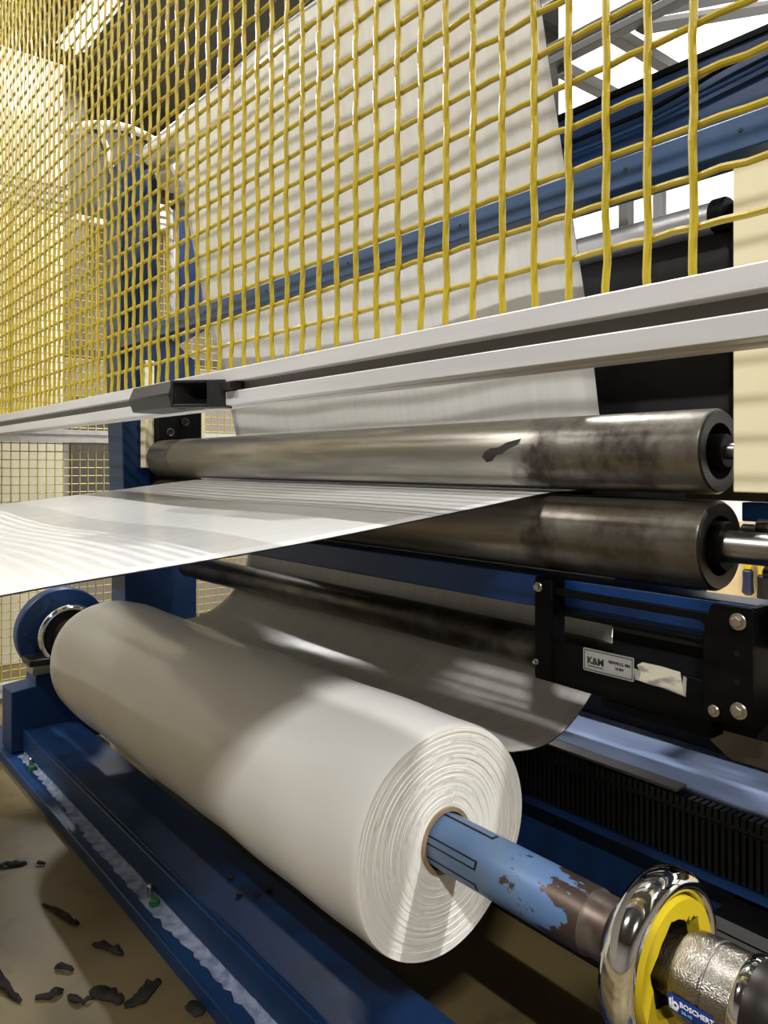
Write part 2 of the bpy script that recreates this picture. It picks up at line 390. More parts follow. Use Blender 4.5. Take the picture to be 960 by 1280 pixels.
# ================================================================ NIP ROLLERS
RX = .99; YN, YF = .509, 2.31
ycr = (YN-.012+YF)/2
def nip_roller(name, zc, r, mt, label, jr, jy):
    t = thing(name, label, 'roller', (RX, 1.4, zc-r))
    MB().lathe((RX, YN, zc), (0, 1, 0), [(0, r-.003), (.004, r), (YF-YN-.004, r), (YF-YN, r-.003)], 72, cap=False).build('roller_body', mt, t, ang=50)
    # recessed dark end: rim, dished hub
    MB().lathe((RX, YN, zc), (0, 1, 0), [(.02, r*.60), (.02, r*.62), (-.001, r*.66), (-.002, r-.004), (.001, r-.002)], 64, cap=False).build('end_rim', 'darksteel', t)
    MB().lathe((RX, YN, zc), (0, 1, 0), [(.022, .001), (.022, r*.64)], 48, cap=False).build('end_web', 'black', t)
    MB().lathe((RX, YN-.012, zc), (0, 1, 0), [(0, jr+.002), (0, jr+.010), (.003, jr+.012), (.034, jr+.012)], 40, cap=True).build('collar', 'black', t)
    MB().cyl((RX, jy, zc), (RX, YN+.02, zc), jr, 40).build('journal', 'steel', t)
    MB().cyl((RX, YF-.005, zc), (RX, 2.40, zc), jr, 24).build('journal', 'steel', t)
    MB().lathe((RX, YF, zc), (0, 1, 0), [(0, .001), (0, r-.003)], 48, cap=False).build('end_web', 'darksteel', t)
    return t
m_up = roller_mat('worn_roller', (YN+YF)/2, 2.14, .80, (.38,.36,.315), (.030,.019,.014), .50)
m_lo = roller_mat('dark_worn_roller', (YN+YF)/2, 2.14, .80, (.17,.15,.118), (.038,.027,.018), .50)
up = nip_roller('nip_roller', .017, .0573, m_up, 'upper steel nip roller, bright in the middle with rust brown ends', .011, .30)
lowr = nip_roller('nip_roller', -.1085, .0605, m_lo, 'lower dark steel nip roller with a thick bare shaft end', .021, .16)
# torn black residue on the upper roller
mb = MB(); pts = []
outl = [(.0, 0), (.012, .10), (.03, .12), (.046, .26), (.075, .36), (.070, .20), (.05, .08), (.038, -.06), (.022, -.10), (.016, -.26), (.004, -.30), (-.006, -.14)]
yy0, ph0 = .88, PI-.05
vsl = []
for (dy, dp) in outl: vsl.append((RX+.0583*math.cos(ph0-dp), yy0-dy, .017+.0583*math.sin(ph0-dp)))
cy = sum(p[1] for p in vsl)/len(vsl); vsl.append((RX-.0590, cy, .018))
n = len(outl); mb.add(vsl, [(i, (i+1) % n, n) for i in range(n)]); mb.build('residue_patch', 'ink', up)
# idler under the blue beam
idl = thing('idler_roller', 'thin dark idler roller that the grey web passes under', 'roller', (1.08, 1.5, -.365))
m_id = roller_mat('idler_steel', 1.5, 3.5, 2.9, (.10,.085,.065), (.03,.022,.015))
MB().lathe((1.08, .66, -.327), (0, 1, 0), [(0, .034), (.003, .036), (1.66, .036), (1.663, .034)], 40).build('roller_body', m_id, idl)
for a, b in ((.60, .66), (2.323, 2.40)): MB().cyl((1.08, a, -.327), (1.08, b, -.327), .012, 16).build('journal', 'steel', idl)

# ================================================================ PAPER
def sheet(path, y0, y1, name, mt, label, dz=None, ny=40, th=.0018, k=8):
    P = smooth_path(path, k); mb = MB(); vs_ = []; fs = []
    for i, (x, z) in enumerate(P):
        for j in range(ny+1):
            y = y0+(y1-y0)*j/ny; ox, oz = dz(x, y, z) if dz else (0, 0); vs_.append((x+ox, y, z+oz))
    for i in range(len(P)-1):
        for j in range(ny): q = i*(ny+1)+j; fs.append((q, q+1, q+ny+2, q+ny+1))
    mb.add(vs_, fs); o = mb.build(name, mt, None, ang=180); md = o.modifiers.new('thickness', 'SOLIDIFY'); md.thickness = th; md.offset = 0
    o.data.materials.append(M['ink']); md.material_offset_rim = 1; tag(o, label, 'paper'); return o
def ripple(x, y, z):
    if x < .9: return (0, .004*math.sin(y*7+1)*min(1, (.98-x)*2) - .018*max(0, .26-x)*6*max(0, .26-x))
    if z > .08: return (.006*math.sin(y*5+z*3)+.004*math.sin(y*11+1)+.012*math.sin(z*5.2+.5*y), 0)
    return (0, 0)
sheet([(-.75,-.235), (-.45,-.185), (-.15,-.150), (.175,-.122), (.46,-.100), (.75,-.070), (.93,-.0495), (.99,-.0446), (1.04,-.043), (1.082,-.028), (1.104,.01), (1.104,.06), (1.094,.10),
       (1.062,.25), (1.026,.40), (.99,.575), (.957,.73), (.925,.88), (.916,.94), (.926,.982), (.956,1.002), (.99,.996), (1.007,.965), (1.009,.93), (1.009,.88), (1.014,.835), (1.04,.80), (1.075,.80), (1.10,.835)], .775, 2.04,
      'paper_web', 'paper', 'white paper web drawn out over the roll and rising behind the rollers', ripple)
RC = (.7235, -.51); RR = .155; RY0, RY1 = .755, 2.05
def low_rip(x, y, z): return (0, .004*math.sin(y*6+x*9)*min(1, max(0, (x-.86)*8)))
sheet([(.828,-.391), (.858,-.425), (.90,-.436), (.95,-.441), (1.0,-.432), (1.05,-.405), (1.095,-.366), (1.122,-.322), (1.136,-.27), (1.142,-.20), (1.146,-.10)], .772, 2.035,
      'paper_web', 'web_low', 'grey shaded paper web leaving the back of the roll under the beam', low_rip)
# tube that turns the web at the top
t2 = thing('return_roller', 'guide roller behind the white web below its top turn', 'roller', (1.055, 1.45, .80))
MB().cyl((1.057, .66, .842), (1.057, 2.30, .842), .038, 32).build('roller_body', 'silver', t2)
for a, b in ((.58, .66), (2.30, 2.42)): MB().cyl((1.057, a, .842), (1.057, b, .842), .012, 16).build('journal', 'steel', t2)
tr = thing('top_roller', 'guide roller at the top that the white web turns over', 'roller', (.962, 1.45, .90))
MB().cyl((.962, .66, .955), (.962, 2.30, .955), .044, 40).build('roller_body', 'silver', tr)
for a, b in ((.58, .66), (2.30, 2.40)): MB().cyl((.962, a, .955), (.962, b, .955), .012, 16).build('journal', 'steel', tr)

roll = thing('paper_roll', 'large roll of white paper on the blue shaft', 'paper roll', (RC[0], 1.48, RC[1]-RR))
def rr(th, r):
    q = (r/RR)**3
    return r*(1+q*(.018*math.sin(2*th+.5)+.013*math.cos(3*th-.9)+.007*math.sin(5*th+2)))
NT = 144
mb = MB(); ys = [RY0+.0004, RY0+.002, RY0+.006, RY0+.014, RY0+.05] + [RY0+.05+(RY1-RY0-.1)*k/26 for k in range(1, 27)] + [RY1-.02, RY1-.006, RY1]
vs_ = []; fs = []
for i, y in enumerate(ys):
    e = min(y-RY0, RY1-y); cr = .0022*max(0, 1-e/.014)**2+.006*max(0, 1-(RY1-y)/.12)**2
    for k in range(NT):
        th = 2*PI*k/NT; r = rr(th, RR)-cr+.0011*math.sin(y*13+2*th)*min(1, e*20)+.0008*math.sin(y*31+3*th+1)*min(1, e*20)
        vs_.append((RC[0]+r*math.cos(th), y, RC[1]+r*math.sin(th)))
for i in range(len(ys)-1):
    for k in range(NT): fs.append((i*NT+k, i*NT+(k+1) % NT, (i+1)*NT+(k+1) % NT, (i+1)*NT+k))
fs.append(tuple(range((len(ys)-1)*NT, len(ys)*NT))); mb.add(vs_, fs); mb.build('wound_paper', 'paper_roll', roll, ang=60)
mb = MB(); vs_ = []; fs = []; rings = []
r = RR-.0022; rd = random.Random(3)
while r > .0445:
    st = rd.uniform(.0012, .0042); y = RY0+rd.uniform(0, .0007)*(1 if r > .09 else .4)
    rings.append((r, y)); r2 = max(.0440, r-st); rings.append((r2, y)); r = r2-.0003
ph = [rd.uniform(0, 6) for _ in rings]
for i, (r, y) in enumerate(rings):
    for k in range(NT):
        th = 2*PI*k/NT; q = rr(th, r)
        vs_.append((RC[0]+q*math.cos(th), y+.0005*math.sin(3*th+ph[i//2]), RC[1]+q*math.sin(th)))
for i in range(len(rings)-1):
    for k in range(NT): fs.append((i*NT+k, i*NT+(k+1) % NT, (i+1)*NT+(k+1) % NT, (i+1)*NT+k))
mb.add(vs_, fs); mb.build('layered_end', 'rollface', roll, ang=25)
MB().lathe((RC[0], RY0-.003, RC[1]), (0, 1, 0), [(.06, .0385), (0, .0385), (0, .0442), (.06, .0442)], 64, cap=False).build('cardboard_core', 'core', roll)

# ================================================================ SHAFT AND CHUCKS
ax = (0, 1, 0)
sh = thing('winding_shaft', 'chipped blue air shaft carrying the paper roll', 'shaft', (RC[0], 1.4, RC[1]-.037))
def shaft_mat():
    m = M['shaft']; N, L = nodes_of(m); b = N['Principled BSDF']; src = b.inputs['Base Color'].links[0].from_socket
    tc = N.new('ShaderNodeTexCoord'); sp = N.new('ShaderNodeSeparateXYZ'); L.new(tc.outputs['Object'], sp.inputs[0])
    n = N.new('ShaderNodeTexNoise'); n.inputs['Scale'].default_value = 34; n.inputs['Detail'].default_value = 6; n.inputs['Roughness'].default_value = .62
    mp = N.new('ShaderNodeMapping'); mp.inputs['Scale'].default_value = (1, .55, 1); L.new(tc.outputs['Object'], mp.inputs[0]); L.new(mp.outputs[0], n.inputs['Vector'])
    yr = N.new('ShaderNodeMapRange'); yr.inputs[1].default_value = -.86+.10; yr.inputs[2].default_value = -.86-.02; yr.inputs[3].default_value = 0; yr.inputs[4].default_value = .30
    L.new(sp.outputs['Y'], yr.inputs[0])
    ad = N.new('ShaderNodeMath'); ad.operation = 'ADD'; L.new(n.outputs['Fac'], ad.inputs[0]); L.new(yr.outputs[0], ad.inputs[1])
    r = N.new('ShaderNodeMapRange'); r.inputs[1].default_value = .67; r.inputs[2].default_value = .69; L.new(ad.outputs[0], r.inputs[0])
    mx = N.new('ShaderNodeMix'); mx.data_type = 'RGBA'; mx.inputs['B'].default_value = (.085,.06,.048,1)
    L.new(src, mx.inputs['A']); L.new(r.outputs[0], mx.inputs['Factor']); L.new(mx.outputs['Result'], b.inputs['Base Color'])
    mr = N.new('ShaderNodeMapRange'); mr.inputs[4].default_value = .7; mr.inputs[3].default_value = .1; L.new(r.outputs[0], mr.inputs[0]); L.new(mr.outputs[0], b.inputs['Metallic'])
shaft_mat()
MB().cyl((RC[0], .515, RC[1]), (RC[0], 2.27, RC[1]), .0362, 56).build('tube', 'shaft', sh)
MB().lathe((RC[0], .452, RC[1]), ax, [(0, .024), (.012, .024), (.014, .030), (.03, .030), (.032, .034), (.058, .034), (.064, .0362)], 48).build('stepped_end', 'rusty', sh)
MB().cyl((RC[0], 2.27, RC[1]), (RC[0], 2.34, RC[1]), .028, 32).build('stepped_end', 'rusty', sh)
for th in (88, 160, 205, 330):
    a = math.radians(th); e = Vector((math.cos(a), 0, math.sin(a))); q = Vector((-math.sin(a), 0, math.cos(a)))
    def strip(w_, h0, h1, y0, y1):
        c0 = Vector((RC[0], 0, RC[1])); vs2 = []
        for y in (y0, y1):
            for ww, hh in ((-w_, h0), (w_, h0), (w_, h1), (-w_, h1)):
                p = c0+e*hh+q*ww; vs2.append((p.x, y, p.z))
        return MB().add(vs2, [(0,1,2,3),(7,6,5,4),(0,4,5,1),(1,5,6,2),(2,6,7,3),(3,7,4,0)])
    lg = strip(.0055, .034, .0366, .665, .83).build('gripping_strip', 'darksteel', sh)
    strip(.0034, .034, .0376, .668, .83).build('strip_face', 'shaft', lg)

ch = thing('safety_chuck', 'chrome hand wheel chuck with yellow ring at the near shaft end', 'chuck', (RC[0], .38, RC[1]-.09))
CY = .435
MB().lathe((RC[0], CY, RC[1]), ax, [(.022, .030), (.020, .052), (.016, .066), (.019, .076), (.017, .084), (.010, .0885), (0, .0900), (-.010, .0885), (-.017, .083), (-.019, .077), (-.016, .071), (-.006, .068), (-.002, .066), (-.002, .030)], 96, cap=False).build('hand_wheel', 'chrome', ch, ang=60)
# yellow ring with a hexagon-like chewed opening
mb = MB(); n = 72; vs_ = []; fs = []; rd = random.Random(11)
for (yy, kind) in ((CY-.004, 'o'), (CY-.020, 'o2'), (CY-.020, 'i'), (CY-.003, 'i')):
    for k in range(n):
        th = 2*PI*k/n
        if kind == 'o': r = .0672
        elif kind == 'o2': r = .0655
        else:
            s6 = (th+.26) % (PI/3)-PI/6; r = .0462/math.cos(s6)*(1+.012*math.sin(9*th)+.008*math.sin(17*th))
            if abs(((th-math.radians(62)) % (2*PI))-PI) > PI-.22: r += .003*math.sin(40*th)
        vs_.append((RC[0]+r*math.cos(th), yy, RC[1]+r*math.sin(th)))
for i in range(3):
    for k in range(n): fs.append((i*n+k, i*n+(k+1) % n, (i+1)*n+(k+1) % n, (i+1)*n+k))
mb.add(vs_, fs); mb.build('yellow_ring', 'ywheel', ch, ang=40)
MB().lathe((RC[0], CY-.005, RC[1]), ax, [(0, .02), (0, .056)], 48, cap=False).build('socket', 'blackflat', ch)
HR = .044
hub = MB().lathe((RC[0], .20, RC[1]), ax, [(0, .040), (.0, .044), (.115, .044), (.116, .0452), (.135, .0452), (.1365, HR), (.170, HR), (.1715, .0425), (.173, .0425), (.1745, HR), (.196, HR-.001), (.2035, HR-.003), (.206, .036), (.2065, .029), (.236, .029)], 72).build('hub', 'cast', ch, ang=30)
MB().lathe((RC[0], .333, RC[1]), ax, [(0, .0450), (0, .0466), (.002, .0474), (.008, .0474), (.010, .0462), (.010, .0440)], 72, cap=False).build('band', 'chrome', hub)
MB().lathe((RC[0], .300, RC[1]), ax, [(0, .0445), (0, .0466), (.020, .0466), (.022, .0458), (.033, .0458)], 72, cap=False).build('dark_band', 'darksteel', hub)
# maker's sticker on the hub
def on_hub(y0, ph0, lift):
    def fn(x, y, d): R_ = HR+lift+d; p = ph0+y/HR; return (RC[0]-R_*math.cos(p), y0-x, RC[1]+R_*math.sin(p))
    return fn
P0 = math.radians(4)
mb = MB(); fn = on_hub(.4010, P0, .0003); vs_ = []; fs = []
NXs, NYs = 8, 10; WX, WY = .046, .0185
for j in range(NYs+1):
    for i in range(NXs+1): vs_.append(fn(WX*i/NXs, -WY+WY*2*j/NYs*.5, 0))
for j in range(NYs):
    for i in range(NXs): q = j*(NXs+1)+i; fs.append((q, q+1, q+NXs+2, q+NXs+1))
st = mb.add(vs_, fs).build('sticker', 'sticker', hub)
mb = MB(); text_into(mb, 'BOSCHERT', .0068, on_hub(.4010-.0125, P0-.0085/HR, .0007), .00012); mb.build('lettering', 'white_ink', st)
mb = MB(); text_into(mb, '38-40', .0048, on_hub(.4010-.0135, P0-.0150/HR, .0007)); mb.build('lettering', 'cyan_ink', st)
mb = MB(); fl = on_hub(.4010-.0015, P0-.0148/HR, .0007)      # emblem: an upright bar and a ring with a square eye
def flat(poly): mb.add([fl(x, y, 0) for x, y in poly], [tuple(range(len(poly)))])
flat([(0, .002), (.0025, .002), (.0025, .0105), (.0, .0095)]); flat([(.003, .0), (.0042, .0), (.0042, .0125), (.003, .0115)])
no = 14
for k in range(no):
    a0, a1 = 2*PI*k/no, 2*PI*(k+1)/no
    flat([(.0066+.0038*math.cos(a0), .0050+.0042*math.sin(a0)), (.0066+.0038*math.cos(a1), .0050+.0042*math.sin(a1)), (.0066+.0015*math.cos(a1), .005+.0016*math.sin(a1)), (.0066+.0015*math.cos(a0), .005+.0016*math.sin(a0))])
flat([(0, .0), (.008, -.0012), (.0085, .0008), (.0, .0015)])
mb.build('emblem', 'white_ink', st)

fc = thing('far_chuck', 'blue disc with chrome ring at the far shaft end', 'chuck', (RC[0], 2.43, RC[1]-.13))
MB().lathe((RC[0], 2.432, RC[1]), ax, [(0, .02), (0, .128), (.004, .132), (.042, .132), (.046, .128), (.046, .02)], 72).build('flange_disc', 'blue', fc, ang=30)
MB().torus((RC[0], 2.375, RC[1]), .080, .010, 72, 14, 1.6).build('hand_wheel', 'chrome', fc)
MB().lathe((RC[0], 2.345, RC[1]), ax, [(0, .03), (0, .045), (.02, .05), (.022, .074), (.05, .074), (.088, .06)], 48).build('hub', 'darksteel', fc)
for k in range(5):
    a = 2*PI*k/5+.6; MB().lathe((RC[0]+.108*math.cos(a), 2.424, RC[1]+.108*math.sin(a)), ax, [(0, .006), (.008, .006)], 6).build('bolt', 'blue', fc)
ped = thing('bearing_pedestal', 'stepped blue pedestal under the far chuck', 'stand', (.71, 2.46, -.845))
MB().prism([(.572,-.843), (.572,-.664), (.638,-.657), (.642,-.615), (.80,-.612), (.86,-.66), (.86,-.843)], 'y', 2.415, 2.52).build('body', 'blue', ped, bevel=.003)
MB().box(.616, .70, 2.36, 2.43, -.612, -.585).build('clamp_block', 'zinc', ped, bevel=.003)
MB().box(.606, .712, 2.35, 2.44, -.585, -.565).build('clamp_cap', 'darksteel', ped, bevel=.004)

# ================================================================ BASE FRAME UNDER THE ROLL
bfm = thing('base_frame', 'blue steel base beam on the floor left of the roll', 'frame', (.66, 1.3, -H))
MB().box(.614, .756, .15, 2.41, -.792, -.780).build('top_plate', 'blue_dirty', bfm, bevel=.002)
MB().box(.604, .614, .15, 2.412, -.845, -.780).build('side_plate', 'blue', bfm, bevel=.0015)
MB().box(.560, .614, .15, 2.72, -.858, -.846).build('flange', 'blue', bfm, bevel=.0015)
MB().box(.553, .560, .15, 2.72, -.870, -.842).build('lip', 'blue', bfm, bevel=.0015)
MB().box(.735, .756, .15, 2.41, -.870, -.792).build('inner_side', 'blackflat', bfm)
rd = random.Random(5); mb = MB(); vs_ = []; fs = []; y = .2; k = 0
while y < 2.40:
    wob = .022+.006*math.sin(y*5)+rd.uniform(-.005, .005)
    vs_ += [(.603, y, -.8452), (.603-wob, y, -.8455), (.6035, y, -.836-.002*rd.random())]; y += .013; k += 1
for i in range(k-1): fs += [(i*3, i*3+1, i*3+4, i*3+3), (i*3+2, i*3, i*3+3, i*3+5)]
mb.add(vs_, fs).build('dust_strip', 'dust', bfm, ang=180)
for y in (1.42, 2.26):
    MB().lathe((.590, y, -.846), (0, 0, 1), [(0, .010), (.011, .010), (.012, .008)], 6).build('levelling_nut', 'green', bfm)
    MB().lathe((.596, y+.035, -.846), (0, 0, 1), [(0, .006), (.02, .006), (.024, .003)], 10).build('levelling_bolt', 'zinc', bfm)
for (x, y) in ((.69, 1.30), (.70, 1.22), (.675, 1.24), (.725, 1.22)):
    MB().lathe((x, y, -.780), (0, 0, 1), [(0, .006), (.006, .006)], 6).build('bolt', 'darksteel', bfm)
# cross frame behind the roll, carrier and ledge
rb = thing('rear_base_beam', 'dark blue base beam behind the roll below the cable carrier', 'frame', (1.1, 1.2, -H))
MB().box(1.075, 1.16, .12, 2.22, -.70, -.585).build('upper_beam', 'blue_dirty', rb, bevel=.003)
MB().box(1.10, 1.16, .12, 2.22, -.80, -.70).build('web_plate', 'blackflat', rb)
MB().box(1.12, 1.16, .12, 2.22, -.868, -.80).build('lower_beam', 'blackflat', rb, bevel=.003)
for z in (-.615, -.628): MB().box(.985, 1.0, .12, .52, z, z+.008).build('guide_strip', 'alu_dark', rb)
MB().box(1.0, 1.075, .12, .52, -.645, -.60).build('guide_block', 'black', rb)
lg = thing('machine_ledge', 'flat blue grey steel ledge behind the cable carrier', 'ledge', (1.2, 1.1, -.49))
MB().box(1.066, 1.32, .14, 2.2, -.490, -.480).build('plate', 'ledge', lg, bevel=.001)
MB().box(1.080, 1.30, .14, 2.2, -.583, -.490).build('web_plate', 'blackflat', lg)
MB().box(1.24, 1.32, .44, 2.18, -.479, -.345).build('dark_backing', 'panelblack', lg)  # added dark sheet standing for the shadow under the machine
cc = thing('cable_carrier', 'ribbed black plastic cable carrier along the ledge', 'cable carrier', (1.055, .8, -.58))
MB().box(1.052, 1.064, .16, 1.25, -.578, -.488).build('spine', 'chain', cc)
MB().box(1.040, 1.064, .16, 1.25, -.590, -.578).build('trough', 'blue_dirty', cc)
lk = None; y = .17; k = 0
while y < 1.24:
    if lk is None:
        b = MB().box(1.0445, 1.052, y-.0026, y+.0026, -.576, -.506)
        b.box(1.043, 1.066, y-.0032, y+.0032, -.500, -.484).box(1.0475, 1.056, y-.0045, y+.0045, -.508, -.498)
        lk = b.build('link', 'chain', cc)
    else: dupe(lk, (WL[lk.name].x, y, WL[lk.name].z-H), cc)
    y += .0098
MB().box(1.040, 1.070, .60, 1.24, -.4798, -.475).build('cover_strip', 'alu_dark', cc, bevel=.001)

# ================================================================ BLUE CROSS BEAM AND BLACK BRACKET
cbm = thing('cross_beam', 'dark blue cross beam just below the nip rollers', 'beam', (1.0, 1.3, -.23))
MB().box(.972, 1.03, .2, 2.40, -.230, -.178).build('bar', 'blue_bright', cbm, bevel=.003)
br = thing('mounting_bracket', 'black steel bracket with nameplate bolted to the blue beam', 'bracket', (.95, .6, -.34))
BX = .940
def plate(poly, x0=BX, x1=BX+.006): return MB().prism(poly, 'x', x0, x1)
plate([(.772,-.333), (.770,-.268), (.640,-.268), (.503,-.278), (.495,-.285), (.495,-.338)]).build('front_plate', 'black', br, bevel=.001)
plate([(.745,-.188), (.745,-.200), (.512,-.201), (.504,-.206), (.504,-.280), (.493,-.290), (.493,-.196), (.498,-.190)]).build('window_lip', 'black', br, bevel=.0012)
MB().box(BX-.004, BX+.030, .744, .779, -.333, -.174).build('flange', 'black', br, bevel=.004)
MB().prism([(.437,-.322), (.437,-.178), (.440,-.175), (.487,-.175), (.492,-.180), (.500,-.230), (.500,-.322)], 'x', BX-.010, BX-.004).build('flange', 'black', br, bevel=.001)
MB().box(BX-.004, BX+.030, .437, .445, -.322, -.175).build('side_return', 'black', br)
MB().cyl((BX+.010, .50, -.228), (BX+.010, .745, -.226), .0048, 16).build('rod', 'black', br)
MB().box(BX+.03, BX+.036, .437, .66, -.345, -.232).build('dark_backing', 'blackflat', br)
MB().box(BX+.002, BX+.032, .495, .66, -.350, -.338).build('bottom_plate', 'black', br)
def bolt(y, z, x, r=.0072, wr=.0105):
    MB().lathe((x, y, z), (-1, 0, 0), [(0, wr), (.0014, wr), (.0022, wr-.0008)], 32).build('washer', 'zinc', br)
    h = MB().lathe((x-.002, y, z), (-1, 0, 0), [(0, r), (.0045, r), (.0056, r-.0014)], 6, a0=.3).build('bolt_head', 'zinc', br, ang=20)
bolt(.770, -.190, BX-.004, .0055, .0075); bolt(.455, -.193, BX-.010); bolt(.454, -.302, BX-.010); bolt(.4845, -.309, BX-.012, .0045, .0075)
bolt(.774, -.306, BX-.004, .003, .0045)
for z in (-.232, -.267): MB().lathe((BX-.0102, .456, z), (-1, 0, 0), [(0, .004), (.0004, .004)], 16).build('hole', 'blackflat', br)
# nameplate and torn tape
def onp(y0, z0, sl=0.):
    def fn(x, y, d): return (BX-.0016-d, y0-x, z0+y+sl*x)
    return fn
def rrect(w_, h_, r, n=4):
    out = []
    for cx, cy, a in ((w_-r, h_-r, 0), (r, h_-r, 90), (r, r, 180), (w_-r, r, 270)):
        for k in range(n+1): t = math.radians(a+90*k/n); out.append((cx+r*math.cos(t), cy+r*math.sin(t)))
    return out
npl = MB().prism([(.689-x, -.3015+y) for x, y in rrect(.084, .033, .0025)], 'x', BX-.0012, BX+.001).build('nameplate', 'label', br)
mb = MB(); f0 = onp(.689, -.3015)
o1 = rrect(.0800, .0290, .0012); o2 = rrect(.0780, .0270, .0010); n = len(o1)
mb.add([f0(x+.0020, y+.0020, .0) for x, y in o1]+[f0(x+.0030, y+.0030, .0) for x, y in o2], [(i, (i+1) % n, n+(i+1) % n, n+i) for i in range(n)])
mb.build('border', 'ink', npl)
mb = MB(); text_into(mb, 'K&M', .0140, onp(.682, -.2900), .0004)
mb.add([onp(.681, -.2905)(x, y, 0) for x, y in ((0, -.0022), (.026, -.0022), (.026, -.0034), (0, -.0034))], [(0, 1, 2, 3)])
mb.build('lettering', 'ink', npl)
mb = MB(); text_into(mb, 'RENVILLE, MN', .0056, onp(.6280, -.2830), .00015, 'CENTER'); text_into(mb, '56284', .0056, onp(.6280, -.2905), .0001, 'CENTER'); mb.build('lettering', 'ink', npl)
plate([(.606,-.282), (.603,-.2975), (.560,-.300), (.529,-.304), (.5275,-.279), (.532,-.2775), (.5345,-.292), (.566,-.290)], BX-.0005, BX+.001).build('tape_rest', 'tape2', br)
tp = [(.6005,-.2770), (.592,-.2715), (.5640,-.2715), (.5365,-.2735), (.534,-.288), (.531,-.3025), (.556,-.2985), (.575,-.2995), (.5975,-.2975), (.594,-.287)]
plate(tp, BX-.0012, BX+.0005).build('torn_label', 'tape', br)
# carriage below the bracket
cg = thing('slide_carriage', 'brownish steel carriage block hanging below the black bracket', 'carriage', (1.0, .45, -.42))
MB().prism([(.545,-.330), (.42,-.330), (.42,-.392), (.50,-.392), (.527,-.375)], 'x', 1.0, 1.02).build('plate', 'bronze', cg, bevel=.001)
MB().box(.985, 1.05, .30, .435, -.405, -.335).build('block', 'bronze', cg, bevel=.002)
MB().box(.985, 1.05, .30, .43, -.335, -.295).build('cap', 'darksteel', cg, bevel=.002)
MB().cyl((1.015, .405, -.295), (1.015, .405, -.283), .008, 12).build('bolt', 'darksteel', cg)
MB().box(1.06, 1.075, .16, .42, -.325, -.305).build('bar', 'steel', cg)
# black block added behind the bracket so its window reads dark
gb = MB().prism([(1.19,-.34), (1.19,-.25), (1.21,-.235), (1.32,-.235), (1.32,-.34)], 'y', .56, .745).build('dark_block', 'blackflat', bevel=.004)
tag(gb, 'added black block that keeps the bracket window dark', 'housing')

# ================================================================ FAR UPRIGHT
u = thing('machine_upright', 'blue side frame upright at the far end of the rollers', 'frame', (1.0, 2.45, -H))
MB().box(.905, 1.15, 2.41, 2.53, -H, -.105).build('lower_column', 'blue', u, bevel=.003)
pol = [(.905,-.105), (1.145,-.105), (1.15,.35), (1.02,.45), (1.02,.95)]
for k in range(7): a = PI/2*k/6; pol.append((.90+.12*math.cos(a)*.6+.03, .93+.07*math.sin(a)))
pol += [(.915,.985), (.895,.93), (.895,.30)]
MB().prism(pol, 'y', 2.42, 2.55).build('column', 'blue', u, bevel=.003)
MB().prism([(1.09,.40), (1.175,.45), (1.155,.70), (1.125,.87), (1.085,.90), (1.075,.87)], 'y', 2.40, 2.46).build('brace', 'blue_bright', u, bevel=.003)
MB().cyl((1.06, 2.40, .42), (1.06, 2.40, .86), .020, 24).build('air_cylinder', 'silver', u)
MB().box(.955, .985, 2.37, 2.41, -.012, .33).build('cream_strip', 'cream', u, bevel=.002)
bb = MB().box(.985, 1.13, 2.33, 2.41, -.07, .20).build('bearing_block', 'black', u, bevel=.004)
for (x, z) in ((1.07, .135), (1.02, .10)): MB().lathe((x, 2.33, z), (0, -1, 0), [(0, .014), (.004, .014), (.006, .010), (.003, .007)], 24).build('socket_bolt', 'darksteel', bb)
MB().box(1.15, 1.165, 2.38, 2.42, .02, .24).build('edge_plate', 'cream', u)
wm = thing('white_motor', 'white round motor on top of the blue upright', 'motor', (1.06, 2.40, .90))
MB().lathe((1.065, 2.30, .955), ax, [(0, .03), (0, .05), (.006, .058), (.09, .06), (.12, .058)], 40).build('body', 'white_metal', wm)
MB().lathe((1.065, 2.295, .955), ax, [(0, .001), (0, .034), (.005, .036)], 32, cap=False).build('end_cover', 'darksteel', wm)
MB().box(1.03, 1.10, 2.33, 2.42, .995, 1.03).build('terminal_box', 'white_metal', wm, bevel=.004)
arc = thing('curved_guard', 'white arched guard hoop with smoked panes beside the blue upright', 'guard', (1.02, 2.72, .75))
pa = smooth_path([(.80, 2.72, 1.135), (.86, 2.72, 1.165), (.93, 2.72, 1.19), (1.0, 2.72, 1.205), (1.08, 2.72, 1.20), (1.15, 2.72, 1.175), (1.22, 2.72, 1.10), (1.26, 2.72, 1.0)], 5)
MB().tube(pa, .014, 10).build('hoop', 'white_metal', arc)
pa2 = smooth_path([(.93, 2.72, 1.18), (.965, 2.72, 1.08), (.995, 2.72, .93), (1.01, 2.72, .80)], 5); MB().tube(pa2, .010, 10).build('stay', 'white_metal', arc)
MB().prism([(.83,1.13), (1.0,1.185), (1.10,1.17), (1.10,.86), (.83,.86)], 'y', 2.728, 2.734).build('pane', 'smoke', arc)
MB().box(.84, 1.12, 2.715, 2.745, .84, .86).build('bottom_bar', 'white_metal', arc)
MB().box(.97, 1.01, 2.55, 2.73, .80, .84).build('mount', 'white_metal', arc)
# beam across the web
xb = thing('web_beam', 'faded blue beam crossing in front of the white web', 'beam', (.9, 1.2, .37))
MB().box(.895, .935, -.2, 2.42, .369, .410).build('bar', 'blue_beam', xb, bevel=.002)
for k in range(14): MB().lathe((.8952, .28+.155*k, .392), (-1, 0, 0), [(0, .0026), (.0012, .0026)], 12).build('screw', 'ink', xb)
